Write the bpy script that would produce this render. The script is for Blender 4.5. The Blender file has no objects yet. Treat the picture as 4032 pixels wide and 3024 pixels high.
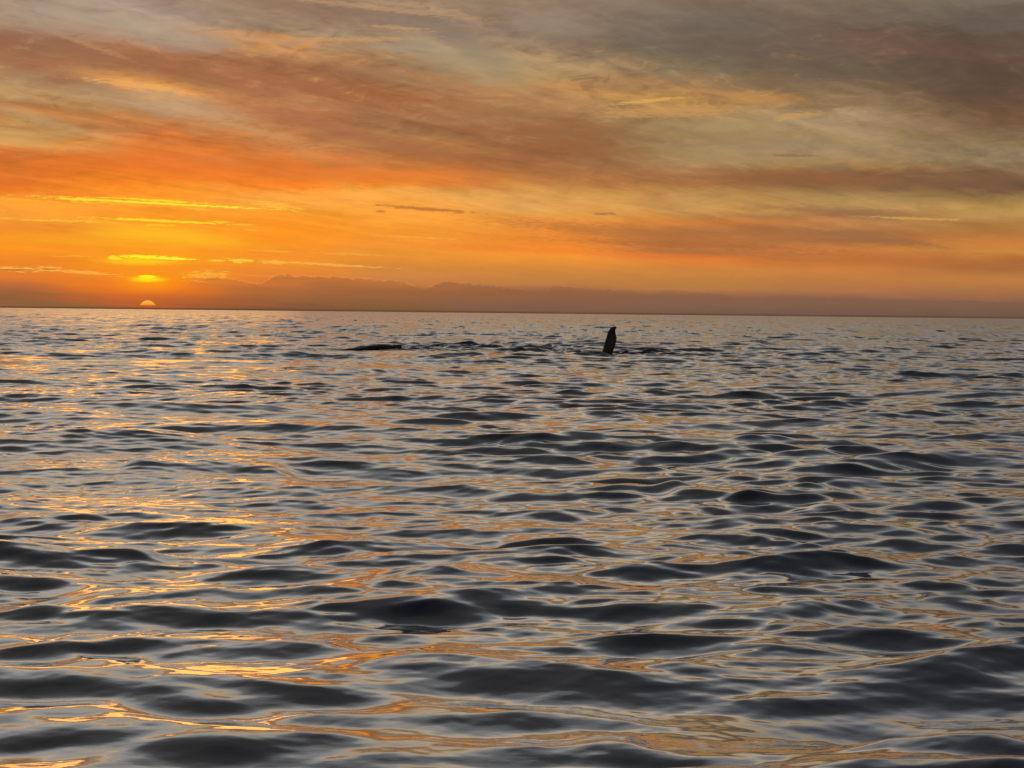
import bpy, bmesh, math, random, time
import numpy as np
from mathutils import Vector, Matrix

R = math.radians
random.seed(7)
scene = bpy.context.scene
col = scene.collection

# ------------------------------------------------------------------ camera
EYE = 3.0
cam_data = bpy.data.cameras.new("camera")
cam_data.sensor_width = 36.0
cam_data.lens = 36.0 * 7160 / 4032
cam_data.clip_start = 0.1
cam_data.clip_end = 80000.0
cam = bpy.data.objects.new("camera", cam_data)
col.objects.link(cam)
cam.matrix_world = (Matrix.Translation((0, 0, EYE)) @ Matrix.Rotation(R(90 - 2.232), 4, 'X')
                    @ Matrix.Rotation(R(0.617), 4, 'Z'))
scene.camera = cam

# ------------------------------------------------------------------ exposure
scene.view_settings.view_transform = 'Standard'
scene.view_settings.look = 'None'
scene.view_settings.exposure = 0.0
scene.view_settings.gamma = 1.0
scene.view_settings.use_curve_mapping = False

scene.cycles.max_bounces = 4
scene.cycles.glossy_bounces = 3
scene.cycles.diffuse_bounces = 1

SUN_AZ, SUN_EL = -11.34, 0.35

# ------------------------------------------------------------------ sun (almost set, its light dulled by the cloud bank)
sun_data = bpy.data.lights.new("sun", 'SUN')
sun_data.energy = SUN_ENERGY = 0.026
sun_data.angle = R(9.5)
sun_data.color = (1.0, 0.52, 0.15)
sun = bpy.data.objects.new("sun", sun_data)
d = Vector((math.sin(R(SUN_AZ)) * math.cos(R(2.5)), math.cos(R(SUN_AZ)) * math.cos(R(2.5)), math.sin(R(2.5))))
sun.rotation_euler = d.to_track_quat('Z', 'Y').to_euler()
col.objects.link(sun)


def lin(h):
    c = [int(h[i:i + 2], 16) / 255 for i in (0, 2, 4)]
    return [(v / 12.92 if v <= 0.04045 else ((v + 0.055) / 1.055) ** 2.4) for v in c]


# ------------------------------------------------------------------ sky tables
# sky colour by azimuth column: elevation in degrees : colour
SKY_COLUMNS = [
    (-14.85, '0.39:90603c 0.68:b8693a 0.92:e07a34 1.15:e8822c 1.44:ee8728 1.80:fb9526 2.15:f79628 2.38:ee8c2c 2.73:fd9f38 3.28:fba035 3.49:f0812a 3.72:e5752a 3.95:df742a 4.24:d6742e 4.53:cc6f30 4.76:d68444 4.99:d2964f 5.28:cc9a5c 5.51:c08c54 5.74:b87c48 5.97:bb7c48 6.15:b58350 6.38:bb9463 6.66:b08a62 6.95:a8805c 7.29:a07050 7.58:9d6c4c 7.86:966a4e 8.15:9c7358 8.49:a8896e 8.88:a68d76 9.22:a89480'),
    (-11.22, '0.44:b86030 0.73:f07c20 0.97:f58a1e 1.21:f98e22 1.51:fda020 1.86:fd9c24 2.16:fda226 2.40:fca82a 2.81:fd9c2a 3.11:fd9a2c 3.34:fc9c2a 3.58:fc9228 3.87:f98c28 4.17:f57c26 4.40:ee7a2a 4.75:e07830 5.17:d8783a 5.46:c87a44 5.81:c4844f 6.16:ba9068 6.45:b89470 6.68:c89868 6.86:e8a055 7.03:d09050 7.26:ad7650 7.55:aa7048 7.90:ac7450 8.16:b88868 8.30:b08f70 8.65:b09a82 9.05:a59080 9.40:9f8874'),
    (-7.49, '0.06:80563a 0.36:94603a 0.66:c07038 0.96:e07e36 1.26:e88832 1.56:f6942c 1.86:f8912a 2.22:fb9424 2.58:fb9426 2.94:fd9c30 3.18:fda43c 3.42:fda845 3.75:fd9c3a 4.01:f28028 4.25:e2762a 4.55:d8742e 4.85:cf7e42 5.14:c8804a 5.44:cf8850 5.68:c07e4c 5.97:ba764a 6.27:bb7a4c 6.62:b98052 6.97:aa6e48 7.38:a86e48 7.67:a87450 7.97:bb8658 8.20:cc925c 8.49:a8896a 8.78:9a8068 9.19:947862 9.53:8a7060'),
    (-3.71, '0.04:7e5a3c 0.34:8a603e 0.65:a4683e 0.89:c47c44 1.13:d08644 1.43:d8883a 1.74:e89234 2.16:f59634 2.52:f59832 2.88:fda43c 3.24:f9a040 3.48:f9a848 3.78:f9a84c 4.02:f8902e 4.26:e88030 4.56:d27c38 4.86:be743c 5.16:c0844c 5.40:b07c50 5.75:a06c46 6.11:a87450 6.52:a66c44 6.88:a46a44 7.29:a67450 7.65:a07a58 8.00:ab8560 8.26:a89478 8.47:b0906c 8.76:97806a 9.17:8f7c6a 9.46:b08e70 9.63:907c68'),
    (1.07, '0.03:7c5a48 0.46:88604a 0.70:926248 0.94:c07c44 1.25:cc8440 1.55:e08e38 1.85:f89638 2.15:f08a32 2.45:e68a36 2.82:ea923e 3.12:e69c48 3.36:e0a054 3.66:d69a50 3.96:c88a48 4.20:b87a44 4.44:a87044 4.80:98643e 5.22:925e3c 5.70:a06a42 6.05:a87c52 6.47:aa7a50 6.82:b28456 7.18:b88450 7.47:ac8a5e 7.77:b09068 8.12:967c5e 8.53:88705c 8.83:8c7660 9.24:8e7a68 9.70:8c7a68'),
    (5.83, '0.05:785a4a 0.33:826050 0.57:8a6048 0.81:b87a48 1.11:c0803f 1.41:cc8440 1.71:e0803a 1.89:c4703a 2.25:b87440 2.61:ae7040 2.91:c87c3c 3.15:bc8448 3.45:c49252 3.75:b88a50 4.11:a87044 4.41:a67448 4.77:a88458 5.06:a88654 5.36:8e6e4c 5.66:9c7a50 6.01:a08258 6.31:b48c5a 6.58:d09a54 6.78:b88a54 7.08:a67c50 7.37:957250 7.66:887458 8.02:7c6c58 8.43:736456 8.83:776859 9.30:75695c 9.71:6f6458'),
    (10.51, '0.13:76584c 0.49:84604c 0.79:b0744a 1.15:be7a40 1.44:cc8040 1.74:bc7038 2.10:c87e40 2.34:a46a40 2.63:a87044 2.93:c08450 3.17:9c6c44 3.40:b88c58 3.70:b08c54 3.99:8c6444 4.29:8c6040 4.58:a87c4c 4.88:a8885e 5.23:9a8060 5.58:a08458 5.88:a88a68 6.17:a48a68 6.46:947c5a 6.75:8c704e 7.10:826a50 7.45:70604c 7.86:6a5848 8.21:745c4c 8.61:6e5648 8.90:6c5848 9.30:6f6256 9.64:6e6456'),
    (14.61, '0.06:6e5648 0.41:82604c 0.70:a06c48 1.17:c07e44 1.47:a86c3c 1.70:b06c3a 2.05:c8843e 2.34:c88040 2.55:b4763e 2.81:ac7c44 3.10:b88c50 3.39:b8904f 3.68:a07c4c 3.92:785840 4.38:7a5a40 4.73:887254 4.96:947f60 5.19:8e7450 5.54:7c644a 5.89:75583f 6.29:70543e 6.69:664e3e 7.09:64503e 7.55:664f40 7.95:6c5244 8.41:665444 8.75:6a6054 9.14:625a50 9.54:6c665c'),
]
STREAKS = [   # azimuth, elevation, half length, half height (degrees), tilt, colour, opacity, softness, raggedness
    (-11.130, 3.263, 2.699, 0.038, -1.9, 'ffe83c', 1, .7, .7),
    (-13.284, 3.326, 0.438, 0.058, -3, 'ffd83a', .95, .7, 1.2),
    (-13.696, 3.344, 0.846, 0.073, -2, 'ffb83a', .6, .8, 1.2),
    (-10.963, 3.345, 1.065, 0.038, -2.2, 'ffd832', .95, .8, .8),
    (-12.676, 3.397, 0.175, 0.029, 0, 'ffc63c', .9, .8, .6),
    (-11.619, 3.210, 1.750, 0.058, -1.5, 'ffb42e', .6, 1, 1),
    (-7.349, 3.239, 0.554, 0.088, -7, 'ffbc40', .85, .6, 1.6),
    (-15.196, 3.277, 0.729, 0.038, -1.5, 'ffae3a', .7, .8, .9),
    (-9.766, 3.107, 0.292, 0.032, -1, 'ffbe3c', .7, .8, .9),
    (-10.989, 2.727, 1.575, 0.038, -1.6, 'ffda30', 1, .7, .8),
    (-11.086, 2.597, 0.408, 0.035, 0, 'ffc832', .7, .8, .7),
    (-9.169, 2.726, 0.292, 0.029, 0, 'ffc836', .85, .7, .6),
    (-8.445, 2.661, 0.263, 0.032, 0, 'ffbc38', .8, .7, .6),
    (-8.216, 2.493, 0.204, 0.029, 0, 'ffb438', .6, .8, .6),
    (-14.107, 2.674, 1.196, 0.035, -1, 'ffbe3e', .8, .7, 1.6),
    (-10.664, 2.263, 2.042, 0.204, -4.5, 'ffbe28', .75, 1.7, .4),
    (-13.006, 2.077, 2.626, 0.146, -1, 'ffae28', .35, 1.6, .5),
    (-11.405, 1.610, 0.700, 0.053, -1.5, 'fff02a', 1, .6, .9),
    (-10.563, 1.574, 0.481, 0.044, -1, 'fff040', 1, .6, .9),
    (-12.353, 1.565, 0.175, 0.058, -8, 'ffe030', .9, .7, .8),
    (-11.615, 1.478, 0.963, 0.131, 0, 'ffd020', .8, 1.5, .3),
    (-11.334, 1.084, 2.188, 0.350, 0, 'fb981c', .5, 1.8, .3),
    (-13.557, 1.601, 0.583, 0.029, 0, 'fdaa38', .6, .8, 1.2),
    (-9.235, 1.530, 0.233, 0.035, -1, 'ffc63c', .9, .7, .6),
    (-8.510, 1.541, 0.321, 0.058, 0, 'ffca42', .9, .6, 1.2),
    (-7.482, 1.513, 0.467, 0.058, -2, 'ffb848', .8, .7, 1.3),
    (-5.714, 1.451, 1.342, 0.041, -2.6, 'fbb04c', .8, .7, .9),
    (-5.067, 1.792, 1.021, 0.035, -1, 'fba646', .5, .8, 1),
    (-7.656, 1.856, 0.613, 0.029, -2, 'fbae44', .6, .8, .8),
    (-2.972, 2.340, 1.021, 0.029, -2, 'fbb048', .5, .8, 1),
    (-15.264, 1.164, 0.554, 0.073, -2, 'ffb24a', .9, .6, 1.2),
    (-15.331, 1.148, 0.438, 0.032, 0, 'ac6030', .8, .7, .8),
    (-14.324, 1.207, 0.321, 0.073, 0, 'ffb44c', .9, .6, 1.2),
    (-14.297, 1.194, 0.219, 0.029, 0, 'b06430', .8, .7, .8),
    (-13.335, 1.110, 0.817, 0.053, -3.5, 'ffae48', .9, .6, 1.3),
    (-9.559, 1.066, 0.438, 0.131, 3, 'ffb03c', .85, .5, 1.9),
    (-9.559, 0.952, 0.408, 0.032, 0, 'c8702c', .7, .8, 1.0),
    (-7.365, 1.068, 0.875, 0.029, -1, 'f0924a', .5, .8, 1.0),
    (-11.333, 0.627, 2.188, 0.248, 0, 'f47e20', .6, 1.7, .3),
    (-13.693, 0.879, 1.605, 0.131, -2, 'ea7a2a', .55, 1.6, .5),
    (-8.720, 0.834, 0.875, 0.088, -3, 'f08434', .5, 1.4, .8),
    (-11.348, 1.012, 0.219, 0.047, 0, 'fff41e', 1, .6, .4),
    (-11.347, 0.927, 0.438, 0.102, 0, 'ffe01a', .95, 1.3, .2),
    (-11.347, 0.827, 0.802, 0.204, 0, 'ff9c14', .7, 1.6, .2),
    (-2.689, 3.226, 1.284, 0.051, -3.5, 'b8743e', .8, .7, .9),
    (2.878, 3.141, 0.321, 0.044, 0, 'a4744a', .8, .7, .8),
    (8.687, 4.966, 0.613, 0.051, -1, '96704c', .85, .7, .8),
    (7.490, 4.996, 0.292, 0.036, 0, 'a08056', .7, .7, .8),
    (7.878, 3.068, 0.875, 0.058, -3, 'a8784c', .5, .9, 1),
    (-4.181, 3.133, 0.131, 0.044, 0, 'cc7c3a', .8, .7, .5),
    (12.386, 3.032, 1.167, 0.044, -2, 'd8a258', .7, .8, 1),
    (11.072, 2.421, 1.896, 0.131, -7, '9c6a42', .7, 1.2, .8),
    (10.637, 3.202, 1.313, 0.146, -6, '96704a', .6, 1.2, .8),
    (5.652, 3.260, 1.021, 0.044, 0, 'c89a58', .5, 1, 1),
    (12.018, 4.119, 4.084, 0.321, -1, '7c5a40', .5, 1.3, .8),
    (8.783, 4.269, 2.917, 0.204, -3, '96643e', .5, 1.3, .8),
    (4.888, 6.333, 1.750, 0.146, 2, 'd09a5a', .6, 1.2, 1),
    (4.162, 6.644, 0.875, 0.058, 6, 'deaa5e', .7, .9, 1),
    (7.463, 6.725, 1.313, 0.175, -2, 'c8904e', .55, 1.2, 1),
    (8.751, 6.182, 0.583, 0.102, 6, 'c89a5c', .7, 1.1, 1),
    (6.475, 5.907, 1.313, 0.204, -4, 'b49a6a', .5, 1.4, .8),
    (7.058, 5.195, 2.917, 0.438, -5, 'a48c68', .5, 1.4, .8),
    (10.597, 5.466, 1.313, 0.350, -6, '9c8864', .3, 1.4, .8),
    (2.303, 5.036, 2.188, 0.175, -20, '96663e', .5, 1.3, .9),
    (0.987, 5.814, 2.626, 0.438, -12, '9a6a42', .5, 1.4, .9),
    (-3.067, 4.976, 3.793, 0.263, -8, '9a6442', .5, 1.4, .9),
    (-4.517, 5.381, 2.626, 0.175, -8, 'a86e48', .5, 1.3, .9),
    (-6.821, 5.975, 2.917, 0.146, -14, 'a4684a', .45, 1.3, .9),
    (-9.528, 7.170, 3.501, 0.263, -8, 'a2694a', .5, 1.4, .9),
    (-13.975, 7.628, 2.480, 0.292, -6, '98694e', .5, 1.4, .9),
    (-11.768, 6.830, 1.094, 0.102, -5, 'ecaa60', .8, 1.1, .9),
    (-13.016, 7.944, 1.021, 0.088, -18, 'c09068', .5, 1.2, 1),
    (-7.976, 8.337, 1.750, 0.073, -3, 'c8946a', .55, 1.1, 1),
    (-5.116, 8.414, 1.605, 0.073, 2, 'd09a66', .6, 1.1, 1),
    (-4.548, 9.407, 2.334, 0.088, -5, 'c09870', .6, 1.1, 1),
    (-3.679, 8.797, 0.875, 0.058, -3, 'd0a070', .5, 1.1, 1),
    (-1.937, 8.053, 1.605, 0.496, -14, 'aa9a80', .5, 1.4, .7),
    (-0.773, 7.575, 1.750, 0.350, -12, 'b09c74', .45, 1.4, .7),
    (-13.017, 8.631, 2.480, 0.321, -6, 'b09e8a', .5, 1.4, .8),
    (-9.955, 8.132, 1.605, 0.204, 0, 'ae9c88', .45, 1.4, .8),
    (-4.546, 9.058, 2.917, 0.350, -10, '866a5c', .4, 1.4, .8),
    (-14.926, 5.798, 1.313, 0.146, -14, 'bc966a', .5, 1.3, .9),
    (-8.815, 5.742, 1.896, 0.102, -14, 'c89a6a', .55, 1.1, 1),
    (-9.241, 6.125, 1.313, 0.102, -16, 'c89c70', .4, 1.1, 1),
    (-15.332, 5.161, 0.875, 0.175, -12, 'cc9e64', .45, 1.2, .9),
    (-9.940, 4.482, 4.814, 0.379, -1, 'e67c34', .45, 1.4, .6),
    (-4.508, 4.236, 2.917, 0.175, -2, 'dd7a36', .45, 1.3, .7),
    (-1.942, 8.547, 1.750, 0.292, -30, '7e6e60', .4, 1.4, .8),
    (8.442, 7.731, 2.772, 0.379, -14, '6a5748', .45, 1.4, .8),
    (6.436, 8.446, 2.917, 0.379, -4, '6c6054', .4, 1.4, .8),
    (5.565, 9.149, 3.793, 0.321, -8, '746a5e', .4, 1.4, .8),
    (13.876, 7.784, 2.334, 0.875, 10, '5c4a3e', .45, 1.4, .7),
    (0.952, 8.862, 1.313, 0.379, 4, '988a78', .5, 1.4, .8),
    (10.710, 6.937, 0.875, 0.117, -14, '94785a', .5, 1.2, 1),
    (3.494, 2.596, 3.209, 0.146, -4, 'b06c3a', .55, 1.3, 1),
    (5.668, 2.179, 3.793, 0.117, -2, 'a86438', .45, 1.3, 1),
    (2.050, 1.932, 4.084, 0.117, -2, 'ee7c30', .45, 1.3, .8),
    (6.391, 1.968, 2.626, 0.088, -1, 'a86a40', .45, 1.2, 1),
]

# top edge of the low cloud bank on the horizon: azimuth, elevation
BANK = [(-16, .2), (-11.0, .2), (-9.93, .93), (-9.4, 1.04), (-8.6, .95), (-7.94, .80), (-7.37, 1.13), (-5.64, 1.07), (-3.61, .98), (-2.80, .74), (-2.16, .98),
        (-.70, .87), (1.0, .62), (1.26, .88), (3.95, .74), (4.25, .56), (4.68, .78), (6.55, .68), (7.3, .48), (8.27, .64),
        (11.39, .585), (16, .50)]


class Net:
    """small helper for writing node trees as arithmetic"""
    def __init__(self, tree):
        self.t = tree

    def new(self, kind, **kw):
        n = self.t.nodes.new(kind)
        for k, v in kw.items():
            setattr(n, k, v)
        return n

    def put(self, sock, v):
        if isinstance(v, bpy.types.NodeSocket):
            self.t.links.new(v, sock)
        else:
            sock.default_value = v

    def m(self, op, a, b=0.0, c=0.0, clamp=False):
        n = self.new('ShaderNodeMath', operation=op, use_clamp=clamp)
        for i, v in enumerate((a, b, c)):
            self.put(n.inputs[i], v)
        return n.outputs[0]

    def step(self, v, a, b, lo=0.0, hi=1.0, smooth=True):
        n = self.new('ShaderNodeMapRange', interpolation_type='SMOOTHSTEP' if smooth else 'LINEAR', clamp=True)
        for s, x in zip(('Value', 'From Min', 'From Max', 'To Min', 'To Max'), (v, a, b, lo, hi)):
            self.put(n.inputs[s], x)
        return n.outputs['Result']

    def vec(self, x, y, z=0.0):
        n = self.new('ShaderNodeCombineXYZ')
        for i, v in enumerate((x, y, z)):
            self.put(n.inputs[i], v)
        return n.outputs[0]

    def noise(self, v, scale, detail=4.0, rough=0.55, dist=0.0):
        n = self.new('ShaderNodeTexNoise', noise_dimensions='3D')
        self.put(n.inputs['Vector'], v)
        n.inputs['Scale'].default_value = scale
        n.inputs['Detail'].default_value = detail
        n.inputs['Roughness'].default_value = rough
        n.inputs['Distortion'].default_value = dist
        return n.outputs['Fac']

    def mapping(self, v, loc=(0, 0, 0), rot=(0, 0, 0), scale=(1, 1, 1), kind='POINT'):
        n = self.new('ShaderNodeMapping', vector_type=kind)
        self.put(n.inputs['Vector'], v)
        n.inputs['Location'].default_value = loc
        n.inputs['Rotation'].default_value = rot
        n.inputs['Scale'].default_value = scale
        return n.outputs[0]

    def mix(self, f, a, b, blend='MIX'):
        n = self.new('ShaderNodeMix', data_type='RGBA', blend_type=blend, clamp_factor=True)
        self.put(n.inputs[0], f)
        self.put(n.inputs[6], a if isinstance(a, bpy.types.NodeSocket) else (*a, 1))
        self.put(n.inputs[7], b if isinstance(b, bpy.types.NodeSocket) else (*b, 1))
        return n.outputs[2]

    def ramp(self, f, stops):
        n = self.new('ShaderNodeValToRGB')
        self.put(n.inputs[0], f)
        r = n.color_ramp
        r.interpolation = 'LINEAR'
        while len(r.elements) > 1:
            r.elements.remove(r.elements[-1])
        for i, (p, c) in enumerate(stops):
            e = r.elements[0] if i == 0 else r.elements.new(p)
            e.position = p
            e.color = (*c, 1)
        return n.outputs[0]


# ------------------------------------------------------------------ world: dusk sky with cirrus, lit streaks and a low bank
world = bpy.data.worlds.new("World")
scene.world = world
world.use_nodes = True
wt = world.node_tree
wt.nodes.clear()
N = Net(wt)
tc = N.new('ShaderNodeTexCoord')
nrm = N.new('ShaderNodeVectorMath', operation='NORMALIZE')
N.put(nrm.inputs[0], tc.outputs['Generated'])
sep = N.new('ShaderNodeSeparateXYZ')
N.put(sep.inputs[0], nrm.outputs[0])
X, Y, Z = sep.outputs
az = N.m('MULTIPLY', N.m('ARCTAN2', X, Y), 180 / math.pi)
el = N.m('MULTIPLY', N.m('ARCSINE', Z), 180 / math.pi)
elp = N.m('MAXIMUM', el, 0.0)
# the cloud layer as a flat sheet overhead: streaks run towards a far point to the right
zz = N.m('ADD', N.m('MAXIMUM', Z, 0.0), 0.055)
sheet = N.vec(N.m('DIVIDE', X, zz), N.m('DIVIDE', Y, zz), 0.0)
sheet_r = N.mapping(sheet, rot=(0, 0, R(-58 + 90)), scale=(1, 1, 1))
wisp = N.mapping(sheet_r, scale=(1.0, 0.36, 1.0))
n_big = N.noise(wisp, 0.9, 5, 0.55)
n_mid = N.noise(N.mapping(wisp, loc=(7, 3, 1)), 2.4, 6, 0.60, 0.4)
n_fine = N.noise(N.mapping(wisp, loc=(3, 9, 4), scale=(1.0, .55, 1)), 6.0, 6, 0.62, 0.3)
ae = N.vec(az, el, 0.0)
n_rag = N.noise(N.mapping(ae, rot=(0, 0, R(1.5)), scale=(3.2, 24, 1)), 1.0, 4, 0.6)
n_rag2 = N.noise(N.mapping(ae, rot=(0, 0, R(5)), loc=(4, 4, 0), scale=(.55, 2.6, 1)), 1.0, 6, 0.6, 0.5)

amt = N.step(elp, 1.0, 6.0, 0.12, 1.0)
wel = N.m('ADD', elp, N.m('MULTIPLY', amt, N.m('ADD', N.m('MULTIPLY', N.m('SUBTRACT', n_mid, .5), 1.15),
                                              N.m('MULTIPLY', N.m('SUBTRACT', n_rag2, .5), 1.3))))
waz = N.m('ADD', az, N.m('MULTIPLY', N.m('SUBTRACT', n_big, .5), 7.0))


def shear(a, e):
    s = min(max((e - 3.5) / 6.0, 0), 1)
    s = s * s * (3 - 2 * s) * 0.15
    return e + max(min(a, 16), -16) * s


sh = N.step(wel, 3.5, 9.5, 0.0, 0.15)
V = N.m('ADD', wel, N.m('MULTIPLY', N.m('MINIMUM', N.m('MAXIMUM', waz, -16.0), 16.0), sh))
VMAX = 12.6
Vn = N.m('DIVIDE', V, VMAX, clamp=True)
cur = None
prev_az = None
for a0, txt in SKY_COLUMNS:
    st = {}
    for t in txt.split():
        e, h = t.split(':')
        st[min(max(shear(a0, float(e)) / VMAX, 0), 1)] = lin(h)
    st = sorted(st.items())[:32]
    c = N.ramp(Vn, st)
    if cur is None:
        cur = c
    else:
        cur = N.mix(N.step(waz, prev_az, a0), cur, c)
    prev_az = a0
# wisps: fine light and dark filaments of the cirrus
fil = N.m('ADD', N.m('MULTIPLY', N.m('SUBTRACT', n_fine, .5), 0.85), N.m('MULTIPLY', N.m('SUBTRACT', n_mid, .5), 0.6))
n_mot = N.noise(N.mapping(ae, rot=(0, 0, R(11)), loc=(9, 2, 0), scale=(.85, 3.1, 1)), 1.0, 6, 0.66, 0.9)
fil = N.m('ADD', fil, N.m('MULTIPLY', N.m('SUBTRACT', n_mot, .5), 0.6))
fil = N.m('MULTIPLY', fil, N.step(elp, 0.8, 5.0, 0.10, 1.0))
gain = N.m('ADD', 1.0, fil)
sc = N.new('ShaderNodeVectorMath', operation='SCALE')
N.put(sc.inputs[0], cur)
N.put(sc.inputs['Scale'], gain)
cur = sc.outputs[0]
# small flecks of cloud still catching the light, and thin grey veils
lit = N.m('MULTIPLY', N.step(N.m('ADD', n_mot, N.m('MULTIPLY', N.m('SUBTRACT', n_fine, .5), .4)), .56, .76, 0, .4),
          N.m('MULTIPLY', N.step(elp, 4.5, 6.5), N.step(elp, 9.8, 7.5)))
cur = N.mix(N.m('MULTIPLY', lit, N.step(az, 15, 6, .25, 1)), cur, N.mix(N.step(az, -14, 4), lin('dca068'), lin('cfa468')))
veil = N.m('MULTIPLY', N.step(N.m('ADD', n_mot, N.m('MULTIPLY', N.m('SUBTRACT', n_mid, .5), .5)), .45, .27, 0, .35), N.step(elp, 4.0, 7.0))
cur = N.mix(veil, cur, N.mix(N.step(az, -12, 10), lin('8e6450'), lin('645248')))

n_rag_c = N.m('MULTIPLY', N.m('SUBTRACT', n_rag, .5), 2.6)
n_rag2_c = N.m('MULTIPLY', N.m('SUBTRACT', n_rag2, .5), 2.6)
ae_s = ae
for i_s, (a0, e0, hw, hh, tilt, h, op, soft, rag) in enumerate(sorted(STREAKS, key=lambda s: -s[3] * s[2])):
    if i_s % 12 == 11:      # chains the blocks so that the node compiler keeps its stack small
        ch = N.new('ShaderNodeVectorMath', operation='MULTIPLY_ADD')
        N.put(ch.inputs[0], cur)
        ch.inputs[1].default_value = (1e-8, 1e-8, 1e-8)
        N.put(ch.inputs[2], ae)
        ae_s = ch.outputs[0]
    p = N.mapping(ae_s, loc=(a0, e0, 0), rot=(0, 0, R(tilt)), scale=(hw * 1.35, hh * (1.5 if hh > .14 else 1.05), 1), kind='TEXTURE')
    ln = N.new('ShaderNodeVectorMath', operation='LENGTH')
    N.put(ln.inputs[0], p)
    nz = n_rag_c if hh < 0.16 else n_rag2_c
    q = N.m('MULTIPLY_ADD', nz, rag * (1.0 if hh > .14 else 1.35), ln.outputs['Value'])
    f = N.step(q, 0.95 - 0.55 * soft, 0.95 + 0.25 * soft, op, 0.0)
    cur = N.mix(f, cur, lin(h))

# low bank on the horizon
azn = N.m('DIVIDE', N.m('ADD', az, 16.0), 32.0, clamp=True)
edge = N.m('MULTIPLY', N.ramp(azn, [((a + 16) / 32, (e / 2,) * 3) for a, e in BANK]), 2.0)
n_b = N.noise(N.mapping(ae, loc=(1, 2, 0), scale=(4.5, 9, 1)), 1.0, 5, 0.6)
edge = N.m('ADD', edge, N.m('MULTIPLY', N.m('SUBTRACT', n_b, .5), 0.24))
dd = N.m('SUBTRACT', edge, el)
bank = N.m('MULTIPLY', N.step(dd, -0.015, 0.06), N.step(N.m('ADD', el, N.m('MULTIPLY', n_b, .2)), 0.15, 0.68))
bank = N.m('MULTIPLY', bank, N.step(az, -10.5, -7.0, 0.15, 0.64))
bank = N.m('MULTIPLY', bank, N.step(n_rag2, .25, .6, .35, 1.0))
bankcol = N.ramp(azn, [(0, lin('b06a38')), (.25, lin('a6663a')), (.5, lin('946240')), (.75, lin('866046')), (1, lin('7c5c48'))])
rim = N.m('MULTIPLY', N.step(dd, -0.045, -0.005), N.step(dd, 0.0, 0.035, 1.0, 0.0))
rim = N.m('MULTIPLY', rim, N.m('MULTIPLY', N.step(az, 3, -9, .0, .5), N.step(az, -10.5, -9.5)))
cur = N.mix(bank, cur, bankcol)
cur = N.mix(N.m('MULTIPLY', rim, N.step(n_rag, .35, .6)), cur, lin('f09a50'))

# the last of the sun, cut flat by haze near the horizon
px = N.m('DIVIDE', N.m('SUBTRACT', az, SUN_AZ), 0.245)
top = N.m('MULTIPLY_ADD', N.m('MULTIPLY', px, px), -0.145, 0.275)
disc = N.m('MULTIPLY', N.step(N.m('SUBTRACT', top, el), -0.008, 0.012), N.step(el, 0.108, 0.128))
suncol = N.ramp(N.step(el, 0.11, 0.27, 0, 1, False), [(0, lin('f47a20')), (.35, lin('ff962c')), (.7, lin('ffba40')), (1, lin('ffa848'))])
suncol2 = N.new('ShaderNodeVectorMath', operation='SCALE')
N.put(suncol2.inputs[0], suncol)
suncol2.inputs['Scale'].default_value = 1.05
cur = N.mix(disc, cur, suncol2.outputs[0])

# the rest of the sky, above and around: unseen bright band under a dark deck, made up for the water's reflections, dimmer away from the sun
sky_tex = N.new('ShaderNodeTexSky', sky_type='NISHITA')
sky_tex.sun_disc = False
sky_tex.sun_elevation = R(SUN_EL)
sky_tex.sun_rotation = R(SUN_AZ)
nish = N.new('ShaderNodeVectorMath', operation='SCALE')
N.put(nish.inputs[0], sky_tex.outputs[0])
nish.inputs['Scale'].default_value = 0.05
eln = N.m('DIVIDE', elp, 90.0)
P = lambda L: [(e / 90, lin(h)) for e, h in L]
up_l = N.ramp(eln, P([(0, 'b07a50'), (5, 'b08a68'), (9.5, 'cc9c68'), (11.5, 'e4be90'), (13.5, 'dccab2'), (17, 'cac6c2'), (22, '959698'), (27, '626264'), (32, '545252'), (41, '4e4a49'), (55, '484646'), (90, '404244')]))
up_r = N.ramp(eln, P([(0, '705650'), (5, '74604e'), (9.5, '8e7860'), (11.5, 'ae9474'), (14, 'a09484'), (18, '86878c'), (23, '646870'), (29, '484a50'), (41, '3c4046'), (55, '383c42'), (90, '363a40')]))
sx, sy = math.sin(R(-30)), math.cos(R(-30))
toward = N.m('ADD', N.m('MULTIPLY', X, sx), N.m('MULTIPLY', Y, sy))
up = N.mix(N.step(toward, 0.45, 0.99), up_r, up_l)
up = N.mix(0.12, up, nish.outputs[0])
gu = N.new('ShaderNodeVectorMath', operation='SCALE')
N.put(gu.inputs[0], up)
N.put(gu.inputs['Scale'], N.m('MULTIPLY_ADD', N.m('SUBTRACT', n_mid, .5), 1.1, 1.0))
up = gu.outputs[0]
cur = N.mix(N.step(el, .035, .075, .8, 0), cur, lin('674730'))
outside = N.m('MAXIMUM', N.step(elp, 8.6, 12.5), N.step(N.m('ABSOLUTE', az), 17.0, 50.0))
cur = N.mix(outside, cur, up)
bg = N.new('ShaderNodeBackground')
N.put(bg.inputs['Color'], cur)
bg.inputs['Strength'].default_value = 1.0
out = N.new('ShaderNodeOutputWorld')
wt.links.new(bg.outputs[0], out.inputs[0])
world.cycles.sampling_method = 'NONE'

# ------------------------------------------------------------------ sea
def tag(o, label=None, cat=None, group=None, kind=None):
    for k, v in (('label', label), ('category', cat), ('group', group), ('kind', kind)):
        if v:
            o[k] = v
    return o


def sstep(x, a, b):
    t = np.clip((x - a) / (b - a), 0, 1)
    return t * t * (3 - 2 * t)


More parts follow.
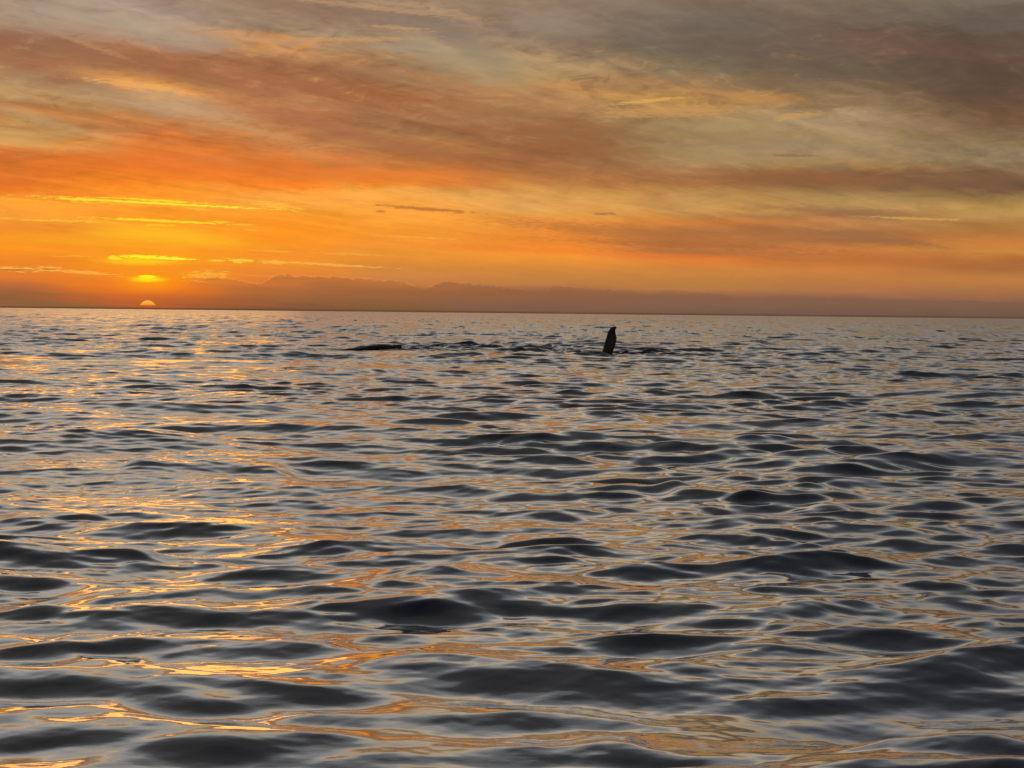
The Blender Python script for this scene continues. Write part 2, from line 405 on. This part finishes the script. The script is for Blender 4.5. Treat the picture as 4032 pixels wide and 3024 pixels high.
def cubic(tile, fx, fy):
    """periodic Catmull-Rom lookup, fx fy in cells"""
    n = tile.shape[0]
    ix = np.floor(fx).astype(np.int64); iy = np.floor(fy).astype(np.int64)
    tx = (fx - ix).astype(np.float32); ty = (fy - iy).astype(np.float32)

    def w(t):
        t2 = t * t; t3 = t2 * t
        return (-.5 * t3 + t2 - .5 * t, 1.5 * t3 - 2.5 * t2 + 1, -1.5 * t3 + 2 * t2 + .5 * t, .5 * t3 - .5 * t2)
    wx, wy = w(tx), w(ty)
    out = np.zeros(fx.shape, np.float32)
    flat = tile.ravel()
    for j in range(4):
        row = np.zeros(fx.shape, np.float32)
        yy = ((iy + j - 1) % n) * n
        for i in range(4):
            row += wx[i] * flat[yy + (ix + i - 1) % n]
        out += wy[j] * row
    return out


def make_tile(L, n, lmin, lmax, slope, heading, spread, seed, chop):
    """one band of waves with a given rms slope; returns height and sideways displacement"""
    rng = np.random.RandomState(seed)
    k1 = np.fft.fftfreq(n, L / n) * 2 * np.pi
    kx, ky = np.meshgrid(k1, k1)
    k = np.hypot(kx, ky)
    k[0, 0] = 1
    lam = 2 * np.pi / k
    band = np.exp(-(np.log(lam / math.sqrt(lmin * lmax)) / (0.62 * math.log(lmax / lmin))) ** 2 * 1.2)
    band *= (lam > lmin * .6) & (lam < lmax * 1.7)
    th = np.arctan2(ky, kx) - heading
    dirw = np.abs(np.cos(th)) ** spread * (0.16 + 0.84 * (np.cos(th) > 0)) + 0.05
    amp = band * dirw / k ** 2
    amp[0, 0] = 0
    H = amp * (rng.normal(size=(n, n)) + 1j * rng.normal(size=(n, n)))
    h = np.fft.ifft2(H).real
    gx = np.fft.ifft2(1j * kx * H).real; gy = np.fft.ifft2(1j * ky * H).real
    s = slope / math.sqrt((gx ** 2 + gy ** 2).mean())
    dx = np.fft.ifft2(1j * kx / k * H).real * s * chop
    dy = np.fft.ifft2(1j * ky / k * H).real * s * chop
    return [a.astype(np.float32) for a in (h * s, dx, dy)]


# polar sheet fanning out ahead of the boat; its apex lies behind the camera
AX, AY = 0.0, -6.0
NC = 720
HALF = R(22.5)
rs = [13.5]
while rs[-1] < 34000:
    r = rs[-1]
    rs.append(r + max(0.0275 * (r / 16.0) ** 1.02, 0.02) * (1 + (max(r - 260, 0) / 260.0) * 1.6))
rs = np.array(rs)
th = np.linspace(-HALF, HALF, NC)
Rg, Tg = np.meshgrid(rs, th, indexing='ij')
gx = (AX + Rg * np.sin(Tg)); gy = (AY + Rg * np.cos(Tg))
drow = np.gradient(rs)[:, None] * np.ones_like(Tg)
dcol = Rg * (th[1] - th[0])
spacing = np.maximum(drow, dcol)
NR = len(rs)
print("sea grid", NR, NC, NR * NC)
px, py = gx.ravel().astype(np.float64), gy.ravel().astype(np.float64)
sp = spacing.ravel()

# places the whales have stirred up: x, y, half width, half depth, gain
FIN = (6.65, 128.0)
BACK = (-10.4, 141.0)
STIR = [(FIN[0] + 1.2, FIN[1] + 7, 5.5, 9, 3.0), (BACK[0] + 2, BACK[1] + 5, 8, 12, 1.6), (-.5, 160, 9, 22, 1.6), (FIN[0] - 1, FIN[1], 2.5, 4, 1.6),
        (-6.5, 43, 8, 18, -.6), (-20, 110, 15, 55, -.6), (2.2, 11.5, 3, 2, .4)]
stir = np.zeros_like(px)
for (x0, y0, w, d_, g) in STIR:
    q = ((px - x0) / w) ** 2 + ((py - y0) / d_) ** 2
    stir += g * np.exp(-q)
calm = 1.0

# band: tile size, cells, shortest, longest, rms slope, heading, spread, seed, chop
BANDS = [
    (410.0, 512, 18.0, 46.0, .026, R(-70), 3, 11, .6),
    (97.0, 512, 6.0, 15.0, .038, R(-82), 2.2, 12, .8),
    (41.0, 512, 2.6, 6.0, .062, R(-96), 2.0, 13, .9),
    (23.3, 512, 1.1, 2.6, .098, R(-82), 1.9, 14, .95),
    (13.7, 640, .52, 1.1, .092, R(-98), 1.8, 15, .9),
    (7.9, 768, .24, .52, .048, R(-80), 1.8, 16, .7),
    (4.3, 768, .11, .24, .016, R(-90), 1.2, 17, .4),
]
hz = np.zeros(px.shape, np.float32); ox = hz.copy(); oy = hz.copy()
lost = np.zeros(px.shape, np.float32)
# slow patchiness of the short waves (gusts and slicks)
g1, _, _ = make_tile(300.0, 256, 9, 40, .05, 0.6, .5, 31, 0)
g1 = g1 / g1.std()
for bi, (L, n, l0, l1, sl, hd, spd, seed, chop) in enumerate(BANDS):
    t = make_tile(L, n, l0, l1, sl, hd, spd, seed, chop)
    lam = math.sqrt(l0 * l1)
    w = (1 - sstep(sp, lam / 3.2, lam / 1.7)).astype(np.float32)
    a = 0.23 + bi * 0.41
    ca, sa = math.cos(a), math.sin(a)
    # rotate the tile's own grid so that bands never repeat together, keeping the heading
    t2 = make_tile(L, n, l0, l1, sl, hd - a, spd, seed, chop)
    m = w > 0.001
    X_, Y_ = px[m], py[m]
    wob = 0.11 * L * np.sin(X_ / (L * 2.3) + 1.7 * bi) * 0.4
    u = (X_ * ca + Y_ * sa + wob) / (L / n)
    v = (-X_ * sa + Y_ * ca) / (L / n)
    hh, dx, dy = (cubic(q, u, v) for q in t2)
    gust = 1.0
    if l1 < 3:
        gg = cubic(g1, X_ / (300 / 256) + 11 * bi, Y_ / (300 / 256))
        gust = np.clip(1 + 0.25 * gg, .45, 1.7)
        if l0 > .4:
            gust = np.maximum(gust + stir[m] * 0.9, .3)
    ww = w[m] * gust
    hz[m] += hh * ww
    ox[m] += (dx * ca - dy * sa) * ww
    oy[m] += (dx * sa + dy * ca) * ww
    lost += (1 - w) * sl * sl

# ridges of water shouldered up between the two whales
def ridge(x0, x1, y0, y1, hgt, wid, ragged, wob=1.0):
    global hz
    t = np.clip((px - x0) / (x1 - x0), -.2, 1.2)
    yc = y0 + (y1 - y0) * t + wob * (1.3 * np.sin(px * .9) + .8 * np.sin(px * 2.3 + 1))
    env = sstep(t, -.02, .15) * (1 - sstep(t, .8, 1.02)) * (1 + ragged * np.sin(px * 1.7 + 2) * .5 + ragged * .3 * np.sin(px * 5.1))
    m_ = np.abs(py - yc) < 5 * wid
    hz[m_] += (hgt * env * np.exp(-((py - yc) / wid) ** 2))[m_].astype(np.float32)


ridge(-7.5, 0.5, 166, 163, .15, .9, .7)
ridge(-0.5, 7.5, 160, 156, .13, .8, .8)
ridge(7.2, 12.5, 136, 133, .24, .9, .6)
ridge(3.5, 6.4, 138, 136, .16, .8, .7)
ridge(-17.0, -10, 146, 143, .12, .7, .6)
ridge(-8.6, -5.5, 140, 139, .10, .5, .6)
# the larger dark swells of the foreground
ridge(-5.2, 0.5, 19.8, 19.2, .08, .55, .35, .12)
ridge(-5.0, -2.4, 14.9, 14.8, .07, .40, .3, .08)
ridge(-7.0, -4.2, 23.2, 22.6, .10, .55, .35, .12)
ridge(-2.0, 1.2, 14.1, 13.8, .065, .38, .5, .10)
ridge(-7.6, -3.8, 35.5, 34.6, .13, .75, .35, .2)
ridge(-0.2, 3.6, 11.2, 10.9, .09, .48, .3, .10)
ridge(0.3, 3.9, 12.7, 12.2, .075, .40, .6, .12)
ridge(2.5, 5.6, 31.5, 30.0, .12, .7, .35, .2)

dist = np.hypot(px, py)
far = (1 - sstep(dist, 3000, 9000)).astype(np.float32)
hz *= far
co = np.stack([px + ox, py + oy, hz], 1).astype(np.float32)

# outer apron: the open sea all round, out to the horizon
edge_idx_near = np.arange(NC)
ap = []
OUT = 34000.0
ap_co = []
base = len(co)
# near strip behind the first row and side wings, coarse and flat
wing_r = rs[::8]
wing_rows = list(range(0, NR, 8))
if wing_rows[-1] != NR - 1:
    wing_rows.append(NR - 1)
faces_extra = []
WC = 14
for side in (0, 1):
    c_edge = 0 if side == 0 else NC - 1
    angs = np.linspace(HALF, math.pi, WC + 1)[1:] * (-1 if side == 0 else 1)
    start = base + len(ap_co)
    for ri in wing_rows:
        for a in angs:
            ap_co.append((AX + rs[ri] * math.sin(a), AY + rs[ri] * math.cos(a), 0.0))
    for j in range(len(wing_rows) - 1):
        r0, r1 = wing_rows[j], wing_rows[j + 1]
        s0, s1 = start + j * WC, start + (j + 1) * WC
        q = [(r0 * NC + c_edge, s0, s1, r1 * NC + c_edge)]
        q += [(s0 + i, s0 + i + 1, s1 + i + 1, s1 + i) for i in range(WC - 1)]
        faces_extra += [f if side else f[::-1] for f in q]
# disc round the apex
hub = base + len(ap_co)
ap_co.append((AX, AY, 0.0))
ringl = [base + i for i in range(WC)][::-1] + list(range(0, NC, 1)) + [base + len(wing_rows) * WC + i for i in range(WC)]
for a, b in zip(ringl[:-1], ringl[1:]):
    faces_extra.append((hub, a, b))

allco = np.vstack([co, np.array(ap_co, np.float32)])
ii = (np.arange(NR - 1)[:, None] * NC + np.arange(NC - 1)[None, :]).ravel()
quads = np.stack([ii, ii + NC, ii + NC + 1, ii + 1], 1)
fe4 = np.array([f for f in faces_extra if len(f) == 4], np.int64)
fe3 = np.array([f for f in faces_extra if len(f) == 3], np.int64)
me = bpy.data.meshes.new("sea")
me.vertices.add(len(allco))
me.vertices.foreach_set("co", allco.ravel())
loops = np.concatenate([quads.ravel(), fe4.ravel(), fe3.ravel()]).astype(np.int32)
me.loops.add(len(loops))
me.loops.foreach_set("vertex_index", loops)
nq = len(quads) + len(fe4)
starts = np.concatenate([np.arange(nq) * 4, nq * 4 + np.arange(len(fe3)) * 3]).astype(np.int32)
me.polygons.add(len(starts))
me.polygons.foreach_set("loop_start", starts)
me.update(calc_edges=True)
me.polygons.foreach_set("use_smooth", np.ones(len(starts), bool))
me.update()
att = me.attributes.new("unresolved", 'FLOAT', 'POINT')
lv = np.full(len(allco), .02, np.float32)
lv[:len(lost)] = np.sqrt(lost)
att.data.foreach_set("value", lv)
sea = bpy.data.objects.new("sea", me)
col.objects.link(sea)
tag(sea, kind='structure')
print("sea verts", len(allco))

mat = bpy.data.materials.new("sea_water")
mat.use_nodes = True
mt = mat.node_tree
mt.nodes.clear()
M = Net(mt)
g = M.new('ShaderNodeNewGeometry')
at = M.new('ShaderNodeAttribute', attribute_name='unresolved')
pos = M.mapping(g.outputs['Position'], scale=(1, 1, 0))
mw2 = M.noise(M.mapping(pos, scale=(1, 1.7, 0), rot=(0, 0, R(20))), 11.0, 2, .5)
bp0 = M.new('ShaderNodeBump')
bp0.inputs['Strength'].default_value = 1.0
bp0.inputs['Distance'].default_value = 1.0
M.put(bp0.inputs['Height'], M.m('MULTIPLY', mw2, 0.0008))
# waves too far off for the mesh: a tilt of the surface from long-crested noise
ns = M.new('ShaderNodeTexNoise', noise_dimensions='2D')
M.put(ns.inputs['Vector'], M.mapping(pos, scale=(.2, .022, 0)))
ns.inputs['Scale'].default_value = 1.0
ns.inputs['Detail'].default_value = 7.0
ns.inputs['Roughness'].default_value = .72
sb = M.new('ShaderNodeVectorMath', operation='SUBTRACT')
M.put(sb.inputs[0], ns.outputs['Color'])
sb.inputs[1].default_value = (.5, .5, .5)
sk = M.new('ShaderNodeVectorMath', operation='MULTIPLY')
M.put(sk.inputs[0], sb.outputs[0])
sk.inputs[1].default_value = (1, 1, 0)
s2 = M.new('ShaderNodeVectorMath', operation='SCALE')
M.put(s2.inputs[0], sk.outputs[0])
M.put(s2.inputs['Scale'], M.m('MULTIPLY', at.outputs['Fac'], 8.5))
ad = M.new('ShaderNodeVectorMath', operation='ADD')
M.put(ad.inputs[0], bp0.outputs[0])
M.put(ad.inputs[1], s2.outputs[0])
bp = M.new('ShaderNodeVectorMath', operation='NORMALIZE')
M.put(bp.inputs[0], ad.outputs[0])
rough = M.m('MULTIPLY_ADD', M.m('POWER', at.outputs['Fac'], .6), 0.62, 0.010)
gl = M.new('ShaderNodeBsdfGlossy')
gl.inputs['Color'].default_value = (1, 1, 1, 1)
M.put(gl.inputs['Roughness'], rough)
M.put(gl.inputs['Normal'], bp.outputs[0])
df = M.new('ShaderNodeBsdfDiffuse')
df.inputs['Color'].default_value = (0.030, 0.028, 0.027, 1)
lw = M.new('ShaderNodeLayerWeight')
lw.inputs['Blend'].default_value = 0.5
M.put(lw.inputs['Normal'], bp.outputs[0])
fr = M.m('MULTIPLY_ADD', M.m('POWER', lw.outputs['Facing'], 2.05), .96, .02)
mx = M.new('ShaderNodeMixShader')
M.put(mx.inputs[0], fr)
mt.links.new(df.outputs[0], mx.inputs[1])
mt.links.new(gl.outputs[0], mx.inputs[2])
mo = M.new('ShaderNodeOutputMaterial')
mt.links.new(mx.outputs[0], mo.inputs[0])
me.materials.append(mat)

# ------------------------------------------------------------------ whales
def skin_material(name, c1, c2, rough):
    m = bpy.data.materials.new(name)
    m.use_nodes = True
    t = m.node_tree
    W = Net(t)
    b = t.nodes['Principled BSDF']
    tcn = W.new('ShaderNodeTexCoord')
    n = W.noise(tcn.outputs['Object'], 1.8, 6, .62)
    n2 = W.noise(tcn.outputs['Object'], 9.0, 4, .6)
    W.put(b.inputs['Base Color'], W.mix(W.step(n, .42, .68), c1, c2))
    W.put(b.inputs['Roughness'], W.m('MULTIPLY_ADD', n2, .25, rough))
    bm_ = W.new('ShaderNodeBump')
    bm_.inputs['Strength'].default_value = .5
    bm_.inputs['Distance'].default_value = .05
    W.put(bm_.inputs['Height'], n2)
    W.put(b.inputs['Normal'], bm_.outputs[0])
    return m


skin = skin_material("whale_skin", (.014, .011, .009), (.032, .025, .021), .28)


def interp(tab, x):
    xs = [t[0] for t in tab]
    return [float(np.interp(x, xs, [t[i] for t in tab])) for i in range(1, len(tab[0]))]


def loft(bm, rings, cap=True):
    vs = [[bm.verts.new(p) for p in r] for r in rings]
    n = len(vs[0])
    for a, b in zip(vs[:-1], vs[1:]):
        for i in range(n):
            bm.faces.new((a[i], a[(i + 1) % n], b[(i + 1) % n], b[i]))
    if cap:
        for r, flip in ((vs[0], False), (vs[-1], True)):
            c = bm.verts.new(sum((v.co for v in r), Vector()) / n)
            for i in range(n):
                f = (c, r[(i + 1) % n], r[i])
                bm.faces.new(f[::-1] if flip else f)


def finish(name, bm, material, parent=None, loc=(0, 0, 0), rotz=0.0):
    bmesh.ops.recalc_face_normals(bm, faces=bm.faces)
    m = bpy.data.meshes.new(name)
    bm.to_mesh(m)
    bm.free()
    m.materials.append(material)
    for p in m.polygons:
        p.use_smooth = True
    o = bpy.data.objects.new(name, m)
    col.objects.link(o)
    o.location = loc
    o.rotation_euler.z = rotz
    if parent:
        o.parent = parent
    return o


def lens_ring(z, xl, xr, th, n=20, yc=0.0):
    """a flipper section: blunt leading edge on the left, thin trailing edge on the right"""
    c, h = (xl + xr) / 2, (xr - xl) / 2
    pts = []
    for i in range(n):
        a = 2 * math.pi * i / n
        ca, sa = math.cos(a), math.sin(a)
        pts.append(Vector((c + h * ca, yc + th * sa * (1 - .35 * ca), z)))
    return pts


def whale_body(bm, prof, n=28):
    """prof: x, top z, bottom z, half width"""
    rings = []
    x0, x1 = prof[0][0], prof[-1][0]
    K = 150
    for i in range(K + 1):
        x = x0 + (x1 - x0) * i / K
        t, b, w = interp(prof, x)
        c, h = (t + b) / 2, (t - b) / 2
        r = []
        for j in range(n):
            a = 2 * math.pi * j / n
            r.append(Vector((x, w * math.cos(a), c + h * math.sin(a))))
        rings.append(r)
    loft(bm, rings)


def fluke_pair(bm, x, z, span=1.9):
    for s in (-1, 1):
        rings = []
        for i in range(9):
            t = i / 8
            y = s * t * span
            xl = x + .1 + t * 1.0
            xr = x + 1.35 - .25 * math.sin(t * math.pi) + t * .35
            if t == 1:
                xl = xr - .08
            th_ = .12 * (1 - t) + .02
            rings.append([Vector(((xl + xr) / 2 + (xr - xl) / 2 * math.cos(a), y, z + th_ * math.sin(a)))
                          for a in [2 * math.pi * k / 14 for k in range(14)]])
        loft(bm, rings)


# the left whale: only its back and dorsal fin break the surface, head to the left
S = .004006
prof = [(-9.0, -1.45, -1.55, .05), (-8.6, -1.1, -1.9, .45), (-7.6, -.75, -2.4, .95), (-6, -.42, -2.8, 1.25), (-4.6, -.30, -3.0, 1.4),
        (-3.6, -.10, -3.0, 1.42), (-2.8, .08, -2.95, 1.40), (-1.6, .22, -2.85, 1.35), (-1.1, .30, -2.8, 1.32), (-.5, .42, -2.75, 1.3), (.2, .47, -2.7, 1.26),
        (.9, .44, -2.6, 1.2), (1.45, .40, -2.5, 1.12), (1.72, .22, -2.4, 1.08), (2.3, .14, -2.3, .98), (2.9, .02, -2.2, .86), (3.6, -.25, -2.0, .66), (4.6, -.55, -1.7, .42),
        (5.6, -.80, -1.45, .26), (6.3, -.95, -1.35, .18)]
bm = bmesh.new()
whale_body(bm, prof)
fluke_pair(bm, 5.9, -1.15)
back = finish("humpback_whale", bm, skin, loc=(BACK[0], BACK[1], 0.0), rotz=R(4))
tag(back, "low dark back of a whale with a blunt dorsal fin, barely breaking the surface", "whale", "whales at the surface")
bm = bmesh.new()
rings = []
for i in range(7):
    t = i / 6
    z = .16 + t * .29
    rings.append(lens_ring(z, .55 + t * .62, 1.70 + .10 * math.sin(t * 2.6) + .06 * t - (0.0 if t < 1 else .12), .13 * (1 - t) + .03, 16))
loft(bm, rings)
finish("dorsal_fin", bm, skin, back)

# the right whale rolls on its side, a long flipper held straight up
q = .003334
outline = [  # height px above water in my measurements, left, right
    (-330, 560, 980), (-200, 590, 935), (-60, 612, 885), (0, 632, 872), (40, 640, 862), (100, 660, 880), (150, 674, 905), (200, 690, 926), (250, 702, 942), (300, 715, 950), (350, 730, 962), (400, 745, 966),
    (440, 757, 958), (475, 768, 950), (510, 779, 941), (540, 792, 937), (570, 808, 938), (600, 830, 950), (615, 846, 964), (628, 866, 970), (637, 890, 964), (643, 915, 950)]
bm = bmesh.new()
rings = []
prev = None
H = np.linspace(-330, 643, 64)
for k, hgt in enumerate(H):
    l, r_ = interp(outline, hgt)
    t = max(hgt, 0) / 643
    knob = 5.0 * math.sin(hgt / 15.0) * (1 if hgt > 60 else 0) * (1 - .4 * t)
    th_ = .17 * (1 - t) + .035 + (.1 * max(-hgt, 0) / 330)
    rings.append(lens_ring(hgt * q, (l - 760) * q, (r_ + knob * .6 - 760) * q, th_, 24, yc=.25 * t * t))
loft(bm, rings)
fin_part = bm
prof2 = [(-5.2, -2.2, -2.3, .05), (-4.8, -1.7, -2.9, .6), (-3.6, -1.15, -3.4, 1.15), (-2, -.85, -3.6, 1.4), (0, -.75, -3.6, 1.45), (2, -.85, -3.4, 1.35),
         (4, -1.15, -3.1, 1.0), (6, -1.6, -2.8, .55), (7.6, -1.95, -2.5, .24), (8.2, -2.0, -2.4, .18)]
bb = bmesh.new()
whale_body(bb, prof2)
fluke_pair(bb, 7.8, -2.2)
roll = finish("humpback_whale", bb, skin, loc=(FIN[0], FIN[1], 0.0), rotz=R(-12))
tag(roll, "whale holding one dark curved flipper upright out of the water", "whale", "whales at the surface")
finish("pectoral_fin", fin_part, skin, roll, rotz=R(12))
